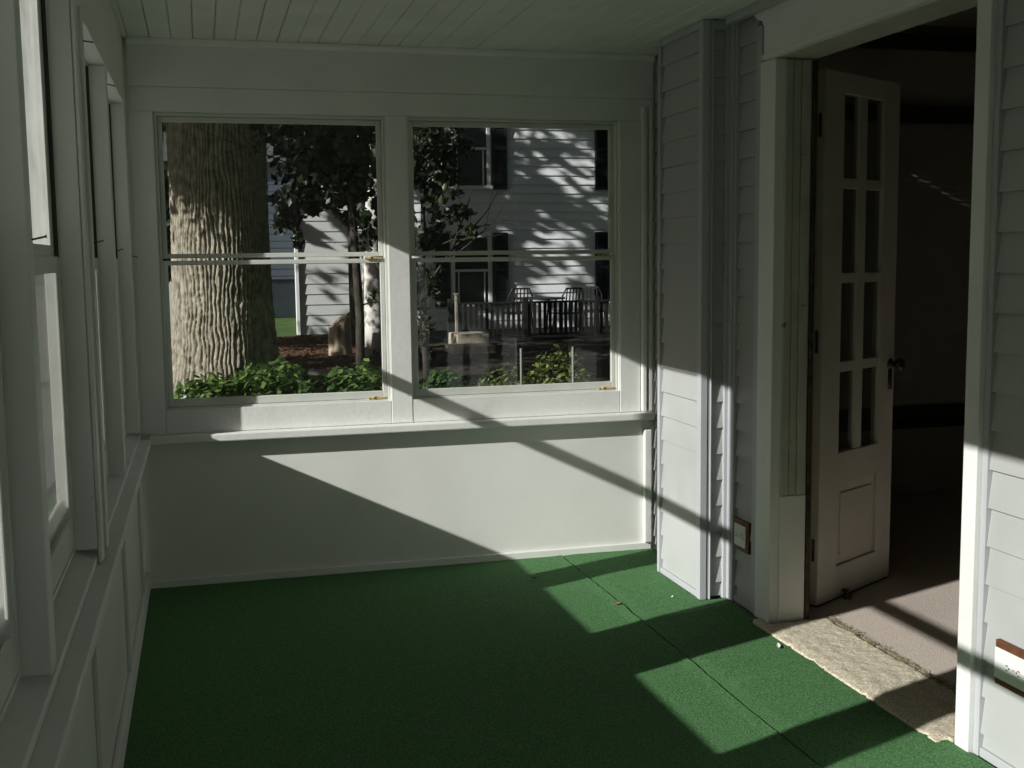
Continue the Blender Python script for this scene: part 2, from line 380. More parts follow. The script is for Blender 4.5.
it = MB(); it.box(2.0785, 2.104, 4.382, 4.412, .002, ZC-.002); it.box(2.0925, 2.14, 4.352, 4.3815, .002, ZC-.002); it.box(2.1, 2.14, 4.337, 4.3515, .002, ZC-.002)
it.build('corner_trim', M['sidingtrim'], wrs, .003)
tr('channel_trim', XH-.002, 2.14, 4.122, 4.148, .002, 2.32, m='sidingtrim', par=wrs)
tr('channel_trim', XH+.002, 2.14, 4.149, 4.179, .002, 2.32, m='sidingtrim', par=wrs)
tr('channel_trim', XH+.006, 2.14, 2.748, 2.771, .002, ZC-.002, m='sidingtrim', par=wrs)
tr('starter_strip', XB+.0, XB+.026, 4.433, 4.833, .002, .029, m='sidingtrim', par=wrs)
tr('starter_strip', XH+.004, 2.14, 4.18, 4.336, .002, .029, m='sidingtrim', par=wrs)
tr('starter_strip', XH+.01, 2.14, Y0, 2.747, .002, .029, m='sidingtrim', par=wrs)
tr('top_trim', XB-.002, XB+.026, 4.432, 4.833, ZC-.0295, ZC-.002, m='sidingtrim', par=wrs)
tr('top_trim', 2.024, 2.078, 4.386, 4.412, ZC-.039, ZC-.002, m='sidingtrim', par=wrs)

# ------------------------------------------------------------------ doorway
dc = MB()
dc.box(2.092, 2.1445, DY1+.001, 4.118, .0, 2.176)
tag(dc.build('trim_3', M['paint'], None, .003), 'white door casing beside the far outlet', 'door casing', kind=ST)
dn = MB(); dn.box(2.092, 2.1445, 2.772, DY0-.001, .0, 2.176)
tag(dn.build('trim_4', M['paint'], None, .003), 'white door casing beside the near siding', 'door casing', kind=ST)
hd = MB().prism([(4.066, 2.178), (4.066, 2.30), (4.085, 2.325), (4.12, 2.335), (4.15, 2.36), (4.16, ZC-.002), (2.72, ZC-.002), (2.72, 2.178)], lambda p, q, t: (t, p, q), 2.078, 2.1015)
hdo = tag(hd.build('trim_5', M['paint'], None, .003), 'broad white header board over the doorway', 'header board', kind=ST)
tr('edge_strip', 2.070, 2.078, 2.72, 4.066, 2.178, 2.196, par=hdo)
tag(tr('trim_6', 2.045, 2.0775, 2.6, 4.33, ZC-.03, ZC-.001, m='sidingtrim'), 'grey trim strip between header board and ceiling', 'trim', kind=ST)
jm = MB()
jm.box(2.1455, 2.262, DY1+.001, 4.117, .0, 2.176)                     # far jamb
jm.box(2.1455, 2.262, 2.773, DY0-.001, .0, 2.176)                     # near jamb
jm.box(2.102, 2.262, 2.773, 4.117, 2.177, 2.199)                        # head jamb
jo = tag(jm.build('trim_7', M['oldpaint'], None, .002), 'old painted door jamb lining the opening', 'door jamb', kind=ST)
for a, b, dep in ((2.130, 2.162, .012), (2.165, 2.196, .008), (2.199, 2.236, .010)):
    tr('jamb_strip', a, b, DY1-dep, DY1, .52, 2.17, m='oldpaint', par=jo)
tr('jamb_block', 2.130, 2.240, DY1-.008, DY1, .014, .516, m='paint', par=jo)
tr('hinge_strip', 2.243, 2.2615, DY1-.012, DY1, .014, 2.17, m='rust', par=jo)

# door leaf, swung into the house
H0 = Vector((2.374, 4.118, 0)); DD = Vector((.866, .5, 0)); DN = Vector((.5, -.866, 0))       # DN points to the viewer
DW, DT, DZ0, DZ1 = .612, .038, .02, 2.165
def dpt(s, w, z): return H0+DD*s+DN*w+Vector((0, 0, z))
def dbox(mb, s0, s1, w0, w1, z0, z1):
    return mb.add([dpt(s0,w0,z0),dpt(s1,w0,z0),dpt(s1,w1,z0),dpt(s0,w1,z0),dpt(s0,w0,z1),dpt(s1,w0,z1),dpt(s1,w1,z1),dpt(s0,w1,z1)],
           [(0,3,2,1),(4,5,6,7),(0,1,5,4),(1,2,6,5),(2,3,7,6),(3,0,4,7)])
dr = empty('door_1', H0, 'narrow white eight-pane door standing open into the house', 'door', kind=ST)
lf = MB()
dbox(lf, 0, .148, -DT, 0, DZ0, DZ1); dbox(lf, .482, DW, -DT, 0, DZ0, DZ1)
dbox(lf, .148, .482, -DT, 0, 2.083, DZ1); dbox(lf, .148, .482, -DT, 0, .50, .634); dbox(lf, .148, .482, -DT, 0, DZ0, .156)
lfo = lf.build('door_leaf', M['doorpaint'], dr, .003)
cols = [(.148, .281), (.343, .482)]; rows = [(1.752, 2.083), (1.37, 1.711), (1.008, 1.33), (.634, .967)]
mu = MB(); dbox(mu, .281, .343, -DT+.004, -.004, .634, 2.083)
for z0, z1 in ((1.711, 1.752), (1.33, 1.37), (.967, 1.008)):
    for a, b in cols: dbox(mu, a, b, -DT+.004, -.004, z0, z1)
mu.build('muntin', M['doorpaint'], dr, .003)
for a, b in cols:
    for z0, z1 in rows:
        dbox(MB(), a+.0005, b-.0005, -.022, -.018, z0+.0005, z1-.0005).build('pane', M['doorglass'], dr)
pn = dbox(MB(), .1485, .4815, -.028, -.012, .1565, .4995); dbox(pn, .185, .445, -.012, -.006, .195, .46)
pn.build('door_panel', M['doorpaint'], dr, .003)
kfn = lambda a, b, h: tuple(dpt(.574+a, h, .97+b))
kn = MB().lathe([(.0, .0005), (.026, .0005), (.027, .004), (.012, .008), (.010, .026), (.018, .032), (.027, .040), (.029, .050), (.024, .060), (.010, .066), (.0, .067)], kfn, 18)
dbox(kn, .558, .59, .0005, .004, .86, .945)
kn.build('door_knob', M['knob'], dr, 0, True)
kfn2 = lambda a, b, h: tuple(dpt(.574+a, -DT-h, .97+b))
MB().lathe([(.0, .0005), (.026, .0005), (.027, .004), (.012, .008), (.010, .026), (.018, .032), (.027, .040), (.029, .050), (.024, .060), (.010, .066), (.0, .067)], kfn2, 18).build('door_knob', M['knob'], dr, 0, True)
for z in (.25, 1.1, 1.95):
    MB().tube([dpt(-.007, -.019, z-.045), dpt(-.007, -.019, z+.045)], .006, 8).build('hinge', M['rust'], dr)
ds = MB().lathe([(0, 0), (.017, 0), (.019, .006), (.017, .016), (.011, .022), (.011, .04), (0, .04)], lambda a, b, h: tuple(dpt(.2+a, .022+b, .0125+h)), 14)
dbox(ds, .194, .206, .0, .03, .0405, .05)
ds.build('door_stop', M['knob'], dr)
# brown weather strip under the door
tag(dbox(MB(), .0, .6, -.03, -.004, .0125, .0195).build('trim_8', M['rust']), 'dark worn strip under the open door', 'door sweep', kind=ST)

# ------------------------------------------------------------------ threshold and turf
def slab_grid(inside, x0, x1, y0, y1, dx, dy, zf, th, jit):
    nx = round((x1-x0)/dx); ny = round((y1-y0)/dy); top = {}; mb = MB(); v = []; f = []
    cell = {(i, j) for i in range(nx) for j in range(ny) if inside(x0+(i+.5)*dx, y0+(j+.5)*dy)}
    idx = {}
    def vert(i, j, lo):
        k = (i, j, lo)
        if k not in idx:
            x = x0+i*dx; y = y0+j*dy
            edge = any((i+a, j+b) not in cell for a in (-1, 0) for b in (-1, 0))
            jx, jy = jit(x, y) if edge else (0, 0)
            idx[k] = len(v); v.append((x+jx, y+jy, (.0004 if lo else zf(x, y))))
        return idx[k]
    for i, j in sorted(cell):
        q = [(i, j), (i+1, j), (i+1, j+1), (i, j+1)]
        f.append([vert(*p, 0) for p in q]); f.append([vert(*p, 1) for p in q[::-1]])
        for (a, b, ni, nj) in ((q[0], q[1], i, j-1), (q[1], q[2], i+1, j), (q[2], q[3], i, j+1), (q[3], q[0], i-1, j)):
            if (ni, nj) not in cell: f.append([vert(*a, 1), vert(*b, 1), vert(*b, 0), vert(*a, 0)])
    mb.v = v; mb.f = f; return mb
def n3(x, y, z=0): return noise.noise(Vector((x, y, z)))
# turf: main sheet and narrow strip, ragged seam between them
SEAM = 1.635
sm = lambda y: .010*n3(y*1.7, 2.)+.006*n3(y*9, 5.)
jl = lambda x, y: ((sm(y)+.004*n3(y*31, 4.)-.001, 0) if x > 1.6 else (0, 0))
g1 = slab_grid(lambda x, y: True, -.272, SEAM-.003, Y0+.01, D-.002, .0476, .0322, lambda x, y: .0075+.001*n3(x*3, y*3)+(.0025+.004*max(0, n3(y*5, 4.4)) if x > 1.61 else 0), .0065, jl)
tag(g1.build('artificial_turf', M['turf']), 'wide sheet of green artificial turf covering most of the floor', 'artificial turf')
def zt(x, y):
    e = max(0, 1-(x-SEAM)/.06)
    w = .004*max(0, n3(y*4, 7.7))*math.exp(-((x-1.75)/.12)**2)+.0022*e*max(0, n3(y*6, 2.2))
    for yc in (4.2, 3.5): w += .007*math.exp(-((y-yc-.25*(x-1.8))/.028)**2)*min(1, max(0, (x-1.66)/.1))
    return .0078+w-.0032*e
def in2(x, y):
    if y > 4.862: return x < 2.1
    if y > 4.375: return x < 1.968
    if y > 4.06: return x < 2.09
    if y > 2.93: return x < 2.041
    if y > 2.762: return x < 2.088
    return x < 2.105
jr = lambda x, y: ((sm(y)+.005*n3(y*27, 9.)+.004*max(0, n3(y*2.3, 3.))+.002, 0) if x < 1.66 else (0, 0))
g2 = slab_grid(in2, SEAM+.005, 2.1155, Y0+.01, D-.002, .01, .0205, zt, .0068, jr)
tag(g2.build('artificial_turf', M['turf']), 'narrow strip of green artificial turf along the house wall', 'artificial turf')
# concrete strip at the door
def inc(x, y):
    x_l = 2.046+.012*n3(y*7, 3.1)+.006*n3(y*25, 1.)
    x_r = 2.335+.012*n3(y*8, 8.1)
    return x_l < x < x_r and (2.85 if x < 2.09 else 2.845)+.02*n3(x*20, 0) < y < (4.05 if x < 2.088 else 3.98)-.01*n3(x*20, 5)
cz = lambda x, y: .0165+.003*n3(x*22, y*22)+.0025*n3(x*60, y*60)-.006*max(0, (2.09-x)/.05)
g3 = slab_grid(inc, 2.02, 2.36, 2.82, 4.06, .008, .008, cz, .0155, lambda x, y: (.004*n3(x*70, y*70), .004*n3(x*70, y*70, 5)))
tag(g3.build('concrete_threshold', M['concrete'], None, 0, True), 'rough cracked concrete threshold strip in the open doorway', 'threshold')
# frayed carpet edge
fr = MB(); random.seed(11)
for i in range(300):
    y = random.uniform(2.9, 3.96); x = 2.335+.012*n3(y*8, 8.1)+random.gauss(0, .006)
    a = random.uniform(0, 6.28); L = random.uniform(.008, .03)
    p = Vector((x, y, .0215)); d = Vector((math.cos(a), math.sin(a), 0))*L
    fr.tube([p, p+d*.5+Vector((0, 0, random.uniform(.002, .01))), p+d+Vector((0, 0, .001))], .0009, 4)
tag(fr.build('carpet_fringe', M['fray']), 'frayed fibres along the interior carpet edge', 'carpet fringe', kind='stuff')

# small litter on the turf
def litter(name, m, x, y, z, L, W, a, label, cat):
    mb = MB(); ca, sa = math.cos(a), math.sin(a); n = 6; vs = []
    for i in range(n+1):
        t = i/n-.5; w = W*(1-(2*abs(t))**2.2)+.0006
        for sgn in (-1, 0, 1):
            u = t*L; v = sgn*w/2; vs.append((x+u*ca-v*sa, y+u*sa+v*ca, z+.004*abs(sgn)+.010*t*t))
    k = len(vs); vs += [(p[0], p[1], p[2]-.0008) for p in vs]
    fs = [(i*3+j, i*3+j+1, i*3+j+4, i*3+j+3) for i in range(n) for j in (0, 1)]
    fs += [tuple(q+k for q in f[::-1]) for f in fs]
    ring = [i*3 for i in range(n+1)]+[n*3+1]+[i*3+2 for i in range(n, -1, -1)]+[1]
    fs += [(ring[i], ring[(i+1) % len(ring)], ring[(i+1) % len(ring)]+k, ring[i]+k) for i in range(len(ring))]
    tag(mb.add(vs, fs).build(name, m), label, cat)
litter('dry_leaf', M['dryleaf'], 1.405, 4.915, .0105, .045, .022, .9, 'small dry leaf on the turf near the end wall', 'leaf')
litter('dry_leaf', M['dryleaf'], 1.61, 4.40, .0145, .04, .018, .3, 'small brown dry leaf caught on the turf seam', 'leaf')
litter('paper_scrap', M['outlet'], 1.868, 4.429, .012, .012, .008, .4, 'tiny white scrap on turf before the siding bump', 'scrap')
litter('paper_scrap', M['outlet'], 2.0, 3.74, .012, .045, .014, 1.2, 'white scrap lying beside the concrete threshold edge', 'scrap')

# ------------------------------------------------------------------ outlets
def outlet(y0, y1, z0, z1, xw, label, pw):
    e = empty('wall_outlet', (xw, (y0+y1)/2, (z0+z1)/2), label, 'outlet', 'horizontal wall outlets')
    B(xw-.012, xw+.004, y0, y1, z0, z1).build('outlet_frame', M['outletwood'], e, .003)
    py0, py1, pz0, pz1 = y0+pw, y1-pw, z0+.02, z1-.02
    pl = B(xw-.017, xw-.0125, py0, py1, pz0, pz1).build('cover_plate', M['outlet'], e, .002)
    cy = (py0+py1)/2; cz = (z0+z1)/2
    MB().lathe([(.0, 0), (.0035, 0), (.003, .0015), (0, .002)], lambda a, b, h: (xw-.0172-h, cy+a, cz+b), 10).build('screw', M['sidingtrim'], e)
    for s in (-1, 1):
        c = cy+s*.024
        MB().lathe([(.0, 0), (.0155, 0), (.0155, .0018), (.0145, .0025), (0, .0025)], lambda a, b, h: (xw-.0172-h, c+a*.95, cz+b*1.1), 22).build('receptacle', M['outlet'], e)
        sm = MB()
        for dz in (-.0065, .0065): sm.box(xw-.0208, xw-.0198, c-.0045, c+.0045, cz+dz-.0012, cz+dz+.0012)
        sm.build('slot', M['dark'], e)
        MB().lathe([(0, 0), (.0025, 0), (.0025, .001), (0, .001)], lambda a, b, h: (xw-.0198-h, c-s*.0085+a, cz+b), 10).build('slot', M['dark'], e)
outlet(4.197, 4.333, .235, .365, XH+.010, 'brown-framed outlet on the narrow siding strip beside far door casing', .018)
outlet(2.515, 2.683, .246, .374, XH+.014, 'brown-framed outlet on sunlit siding at the right edge', .004)

# ------------------------------------------------------------------ front end of the porch (behind the camera)
wf = MB()
wf.box(-.46, 2.145, Y0-.12, Y0-.001, -.16, .8); wf.box(-.46, 2.145, Y0-.12, Y0-.001, 2.1, ZC); wf.box(-.46, 0, Y0-.12, Y0-.001, .8, 2.1); wf.box(1.9, 2.145, Y0-.12, Y0-.001, .8, 2.1)
tag(wf.build('wall_front', M['wallpaint']), 'white end wall behind the photographer', 'wall', kind=ST)
window_unit('window_9', lambda u, w, z: (u, Y0-.03-w, z), 0.001, 1.899, .801, 2.099, 1.456, 'wide window in the wall behind the photographer', M['glass'])

# ------------------------------------------------------------------ room behind the door
IZ = 2.75
fi = MB(); fi.box(2.2635, 7, .0, IY, -.16, .012); tag(fi.build('floor_interior', M['carpet']), 'beige carpet of the dark room beyond the door', 'floor', kind=ST)
tag(B(2.2635, 7, .0, IY+.15, IZ, IZ+.1).build('ceiling_interior', M['int']), 'dim ceiling of the room beyond the door', 'ceiling', kind=ST)
tag(B(6.9, 7, .0, IY, .012, IZ).build('wall_interior_right', M['int']), 'dim side wall of the room beyond the door', 'wall', kind=ST)
tag(B(2.2635, 6.9, 0, .1, .012, IZ).build('wall_interior_front', M['int']), 'dim near wall of the room beyond the door', 'wall', kind=ST)
tag(B(2.2635, 2.36, D+.121, IY+.15, .012, IZ).build('wall_interior_left', M['int']), 'short dim wall behind the open door', 'wall', kind=ST)
wi = tag(B(2.361, 6.9, IY, IY+.15, .012, IZ).build('wall_interior_back', M['int']), 'dim wall with covered window in the room beyond', 'wall', kind=ST)
tr('dark_cornice', 2.362, 6.899, IY-.07, IY-.001, 2.61, 2.69, m='intdark', par=wi)
iw = empty('window_10', (4.2, IY, .5), 'dark-framed window with closed blinds in the next room', 'window', kind=ST)
B(3.15, 5.3, IY-.05, IY-.001, 2.205, 2.295).build('head_rail', M['intdark'], iw, .004)
B(3.1, 5.35, IY-.1, IY-.001, .42, .455).build('window_stool', M['intdark'], iw, .004)
B(3.15, 5.3, IY-.03, IY-.001, .456, .54).build('window_apron', M['intdark'], iw, .004)
for a in (3.15, 5.24): B(a, a+.06, IY-.03, IY-.001, .545, 2.204).build('side_casing', M['intdark'], iw, .004)
bl = MB(); z = .56
while z < 2.19:
    bl.add([(3.215, IY-.03, z), (5.235, IY-.03, z), (5.235, IY-.014, z+.036), (3.215, IY-.014, z+.036), (3.215, IY-.028, z-.002), (5.235, IY-.028, z-.002), (5.235, IY-.012, z+.034), (3.215, IY-.012, z+.034)],
           [(0,1,2,3),(7,6,5,4),(0,4,5,1),(1,5,6,2),(2,6,7,3),(3,7,4,0)]); z += .034
bl.build('blind', M['blind'], iw)

# ------------------------------------------------------------------ outdoors: ground
GZ = -.2
gm = MB().box(-60, 60, -40, 90, GZ-.3, GZ-.02)
tag(gm.build('ground', M['lawn']), 'lawn around the house and trees', 'lawn', kind=ST)
tag(B(-9, -1.15, -20, 60, GZ-.1, GZ-.004).build('driveway', M['drive']), 'pale driveway running past the side windows', 'driveway', kind=ST)
def patch(x0, x1, y0, y1, nx, ny, amp, z):
    mb = MB(); vs = [(x0+(x1-x0)*i/nx, y0+(y1-y0)*j/ny, z+amp*(n3(i*.9, j*.9)+.6*n3(i*2.3, j*2.3, 4))) for j in range(ny+1) for i in range(nx+1)]
    b0 = len(vs); vs += [(x0, y0, GZ-.1), (x1, y0, GZ-.1), (x1, y1, GZ-.1), (x0, y1, GZ-.1)]
    fs = [(j*(nx+1)+i, j*(nx+1)+i+1, (j+1)*(nx+1)+i+1, (j+1)*(nx+1)+i) for j in range(ny) for i in range(nx)]
    return mb.add(vs, fs)
tag(patch(-1.1, 2.89, 17.05, 25.4, 90, 120, .03, GZ+.01).build('ground_mulch', M['mulch']), 'brown mulch bed behind the oak around the stump', 'mulch bed', kind=ST)
tag(patch(2.9, 10.5, 9.4, 21.9, 60, 90, .03, GZ+.01).build('ground_shade', M['shaded']), 'ground in front of the deck with shade in its colour', 'soil bed', kind=ST)
tag(B(-1.1, 2.89, 16.9, 17.04, GZ-.1, GZ+.05).build('garden_edging', M['edging'], None, .01), 'low grey stone edging in front of mulch bed', 'edging')

# ------------------------------------------------------------------ outdoors: trees and shrubs
def rnd_dir():
    while True:
        v = Vector((random.uniform(-1, 1), random.uniform(-1, 1), random.uniform(-1, 1)))
        if .05 < v.length < 1: return v.normalized()
def foliage(blobs, size, wid=.55, shell=.35, droop=.3):
    mb = MB()
    for (c, r, n) in blobs:
        c = Vector(c); r = Vector(r)
        cl = [rnd_dir()*random.uniform(shell, 1) for _ in range(max(6, n//25))]
        for i in range(n):
            d = random.choice(cl)+rnd_dir()*random.uniform(0, .28)
            p = c+Vector((d.x*r.x, d.y*r.y, d.z*r.z))
            nn = (d.normalized()*.5+rnd_dir()*.9+Vector((0, 0, droop)))
            mb.leaf(p, size*random.uniform(.65, 1.25), nn, rnd_dir(), wid)
    return mb
def branch(mb, p, d, L, r, depth, spread=.6):
    pts = [Vector(p)]; rad = [r]; d = Vector(d).normalized(); n = 6
    for i in range(n):
        d = (d+rnd_dir()*.14+Vector((0, 0, .02))).normalized(); pts.append(pts[-1]+d*L/n); rad.append(r*(1-.55*(i+1)/n))
    mb.tube(pts, rad, 9 if r > .05 else 6)
    if depth:
        for k in range(3):
            i = random.randint(2, n); dd = (d+rnd_dir()*spread).normalized()
            branch(mb, pts[i], dd, L*random.uniform(.5, .75), rad[i]*.7, depth-1, spread)

# the oak: furrowed trunk of its own mesh
def oak_trunk(cx, cy, z0, z1, R, nt=440, nz=320):
    vs = []; fs = []
    for j in range(nz+1):
        z = z0+(z1-z0)*j/nz; h = z-z0
        base = R*(1+.38*math.exp(-h/.42)+.05*math.exp(-((h-3.6)/.9)**2)) - .012*h
        for i in range(nt):
            t = 2*math.pi*i/nt
            cx0, sx0 = math.cos(t), math.sin(t)
            but = 1+.07*math.exp(-h/.6)*math.cos(5*t+1)+.025*n3(cx0*1.5, sx0*1.5, z*.5)
            wob = .55*n3(cx0*3, sx0*3, z*1.7)+.28*n3(cx0*7, sx0*7, z*5)
            ph = t*35+wob*5.5
            ridge = abs(math.sin(ph))**.42
            br = n3(cx0*16, sx0*16, z*5.5)
            rr = base*but+.05*(ridge-.7)*(.8+.6*br)+.01*n3(cx0*40, sx0*40, z*18)
            vs.append((cx+rr*cx0, cy+rr*sx0, z))
    fs = [(j*nt+i, j*nt+(i+1) % nt, (j+1)*nt+(i+1) % nt, (j+1)*nt+i) for j in range(nz) for i in range(nt)]
    fs += [tuple(range(nt))[::-1], tuple(range(nz*nt, nz*nt+nt))]
    m = MB(); m.v = vs; m.f = fs; return m
oak = empty('oak_tree', (.23, 14, GZ), 'huge old oak with deeply furrowed trunk filling the left end window', 'tree')
oak_trunk(.23, 14, GZ-.05, 4.6, .565).build('trunk', M['bark'], oak, 0, True)
random.seed(21)
for d in ((-1, -.5, .8), (-.6, .6, 1), (.9, -.6, .9), (.8, .7, 1), (0, -1, .9), (-1, .1, .55)):
    bb = MB(); branch(bb, (.23+d[0]*.25, 14+d[1]*.25, 4.1), d, 5, .22, 2); bb.build('branch', M['darkbark'], oak, 0, True)
random.seed(22)  # out-of-view crown clusters below are placed to block sun and sky
foliage([((-2.2, 10.8, 5.0), (2.2, 2.8, 1.1), 5200), ((-4.2, 12.6, 6.0), (2.6, 3.2, 1.9), 3800), ((1.2, 12, 5.2), (2.4, 3, 1.6), 2600), ((-.6, 16, 6.2), (4, 3, 2.2), 3000),
         ((-3.3, 12.7, 4.8), (1.3, 1.8, 1.3), 5600), ((-3.8, 12.6, 6.4), (1.6, 2, 1.3), 3000), ((-2.7, 9.8, 4.6), (1.4, 1.3, .9), 3400), ((-2.4, 8.3, 5.1), (1.8, 1.2, .9), 2200), ((3.2, 15, 5.6), (2.4, 3, 1.6), 1800)], .17).build('foliage', M['leafoak'], oak, recalc=False)
foliage([((.2, 12.6, 7.4), (5.5, 4.6, 1.5), 5200), ((1.6, 12.2, 5.2), (2.6, 3, 1.2), 1800), ((-6.6, 11.2, 8.2), (2.6, 3.6, 2.0), 3200), ((-3.3, 12.7, 4.95), (1.3, 1.9, 1.25), 1500), ((-3.9, 12.6, 6.4), (1.6, 2, 1.3), 1500), ((-.2, 15.5, 5.0), (3.5, 2, 1.2), 1500)], .34).build('foliage', M['leafoak'], oak, recalc=False)

def tree(name, label, trunk_pts, rads, blobs, lsize, bark, leafm, group=None, wid=.6, br=()):
    e = empty(name, trunk_pts[0], label, 'tree', group)
    mb = MB().tube(trunk_pts, rads, 14)
    mb.build('trunk', bark, e, 0, True)
    if br:
        for p, d, L, r in br:
            b2 = MB(); branch(b2, p, d, L, r, 2); b2.build('branch', bark, e, 0, True)
    if blobs: foliage(blobs, lsize, wid).build('foliage', leafm, e, recalc=False)
    return e
random.seed(31)
tree('leafy_tree', 'dark leafy young tree hanging in front of the pale garage', [(1.42, 11, GZ), (1.44, 11.02, .9), (1.39, 11, 1.9), (1.36, 10.95, 3.4)], [.05, .042, .035, .02],
     [((.98, 11, 2.9), (.5, .8, .95), 3600), ((1.45, 11, 3.0), (.5, .8, 1.0), 3000), ((1.2, 11.2, 2.2), (.46, .5, .42), 1500), ((1.56, 11, 1.95), (.24, .4, .42), 520), ((.84, 11.3, 1.95), (.22, .3, .38), 420),
      ((1.62, 10.9, 1.1), (.16, .2, .12), 45)], .1, M['darkbark'], M['leafdark'], br=[((1.4, 11, 1.9), (.5, 0, .7), 1.0, .02), ((1.4, 11, 1.7), (-.6, .1, .7), 1.0, .02), ((1.43, 11.02, 1.0), (.6, -.2, .15), .4, .01)])
random.seed(32)
tree('leafy_tree', 'dark small-leaved tree silhouetted at left of the shuttered house', [(1.70, 9.0, GZ), (1.69, 9, .5), (1.68, 9, 1.4), (1.72, 9.02, 2.9)], [.03, .026, .02, .012],
     [((1.70, 9, 2.25), (.40, .4, .46), 1500), ((1.68, 9, 1.75), (.30, .35, .34), 620), ((1.86, 8.9, 1.72), (.22, .2, .2), 110), ((1.68, 9, 1.25), (.2, .3, .38), 380), ((1.66, 9.05, .78), (.12, .2, .26), 90), ((2.0, 9, 1.6), (.15, .15, .1), 22)],
     .075, M['darkbark'], M['leafdark'], br=[((1.69, 9, 1.2), (.5, 0, .8), .8, .012), ((1.69, 9, 1.5), (.7, -.1, .3), .5, .009), ((1.69, 9, .9), (-.5, 0, .8), .7, .01)])
random.seed(33)
tree('birch_tree', 'pale dappled-bark tree standing just right of the stump', [(2.98, 20.6, GZ-.02), (2.96, 20.6, .3), (2.95, 20.6, 1.5), (3.02, 20.6, 3.2), (3.0, 20.65, 6)], [.24, .19, .165, .15, .1],
     [((2.9, 20.6, 6.2), (2.2, 2, 1.8), 1500)], .2, M['birch'], M['leafdark'], br=[((3, 20.6, 2.2), (.8, 0, .8), 2, .05), ((3, 20.6, 3.4), (-.8, .3, .9), 2.4, .05)])
random.seed(34)
tree('dark_trunk_tree', 'slim dark-barked tree standing between the stump and garage', [(2.86, 22.5, GZ-.02), (2.84, 22.5, 1.5), (2.87, 22.5, 4.6)], [.12, .10, .08],
     [((2.7, 22.5, 5.8), (1.4, 1.4, 1.5), 900)], .2, M['darkbark'], M['leafdark'])
# a shade tree whose crown dapples the houses, and trees far behind
random.seed(35)
tree('shade_tree', 'tall loose-crowned tree behind the oak shading the houses', [(-1.4, 23.5, GZ), (-1.3, 23.5, 2.5), (-1.2, 23.6, 6)], [.3, .24, .16],
     [((-1.2, 23.5, 7.2), (2.6, 2.4, 3.6), 1050), ((-3.6, 23, 6.2), (2, 2, 2.6), 300)], .42, M['darkbark'], M['leafoak'], br=[((-1.3, 23.5, 3), (-.8, .1, 1), 4, .12), ((-1.3, 23.5, 3.4), (.7, .1, 1), 4, .12)])
random.seed(37)
for (x, y), lb in (((-5.6, 15.6), 'unseen tree added left of the oak to shade the yard'), ((-6.0, 20.5), 'second unseen tree added beyond the oak to shade the yard')):  # out-of-view trees, added to cast shade over the yard
    tree('shade_tree', lb, [(x, y, GZ), (x+.05, y, 2), (x, y, 5)], [.22, .18, .1], [((x, y, 4.6), (2.2, 2.1, 2.7), 2600)], .3, M['darkbark'], M['leafoak'], 'unseen trees added to shade the yard', br=[((x, y, 2), (-.5, .1, 1), 3, .08), ((x, y, 2.4), (.5, .1, 1), 3, .08)])
random.seed(36)
bt = [((-.6, 36, 0), 'broad dark tree far behind the oak at left'), ((2.4, 40, 0), 'dark tree rising far behind the pale garage'), ((5.4, 37, 0), 'dark tree far behind the shuttered house roof')]
for (x, y, _), lb in bt:
    tree('background_tree', lb, [(x, y, GZ), (x, y, 3), (x+.2, y, 6)], [.3, .25, .15], [((x, y, 3.2), (1.9, 1.6, 3.0), 1300), ((x+.2, y, 7), (2.6, 2, 2.6), 1400)], .5, M['darkbark'], M['leafdark'], 'trees far behind the houses')

def shrub(name, label, c, r, n, size, lm, group=None, flowers=0, wid=.6):
    e = empty(name, (c[0], c[1], GZ), label, 'shrub', group)
    st = MB()
    for k in range(14):
        d = rnd_dir(); p1 = Vector((c[0]+d.x*r[0]*.8, c[1]+d.y*r[1]*.8, c[2]+abs(d.z)*r[2]*.8))
        p0 = Vector((c[0]+d.x*.12, c[1]+d.y*.1, GZ-.02)); st.tube([p0, (p0+p1)/2+rnd_dir()*.03, p1], [.007, .005, .003], 5)
    st.build('stem', M['darkbark'], e)
    lf = MB()
    for i in range(n):
        d = rnd_dir()*(random.random()**.22); z = c[2]+d.z*r[2]
        q = 1+.22*n3(d.x*3, d.y*3, d.z*3+c[0])
        p = Vector((c[0]+d.x*r[0]*q, c[1]+d.y*r[1]*q, z*1.0+.05*n3(d.x*4, d.y*4, 3)))
        if p.z < GZ+.02: continue
        lf.leaf(p, size*random.uniform(.6, 1.3), d*.5+rnd_dir()*.7+Vector((0, 0, .5)), rnd_dir(), wid)
    lf.build('leaves', lm, e, recalc=False)
    if flowers:
        for i in range(flowers):
            fl = MB()
            d = rnd_dir(); d.z = abs(d.z); d.y = -abs(d.y); p = Vector((c[0]+d.x*r[0], c[1]+d.y*r[1], c[2]+d.z*r[2]*1.03))
            for k in range(5): fl.leaf(p+rnd_dir()*.012, .03, rnd_dir(), rnd_dir(), .8)
            fl.build('flower', M['flower'], e, recalc=False)
    return e
random.seed(41)
gq = 'leafy shrubs under the end windows'
shrub('leafy_shrub', 'bright leafy shrub at far left below the oak trunk', (.02, 6.62, .33), (.36, .3, .5), 3900, .062, M['leafshrub'], gq)
shrub('leafy_shrub', 'bright leafy shrub in the middle below the oak trunk', (.36, 6.70, .37), (.42, .32, .52), 4600, .062, M['leafshrub'], gq)
shrub('leafy_shrub', 'leafy shrub below the mulch bed beside the window mullion', (.86, 6.74, .32), (.44, .3, .53), 4300, .06, M['leafshrub'], gq)
shrub('low_shrub', 'low dark green shrub behind the mullion at lower right window', (1.52, 7.5, .27), (.32, .3, .45), 2600, .05, M['leaflow'], gq)
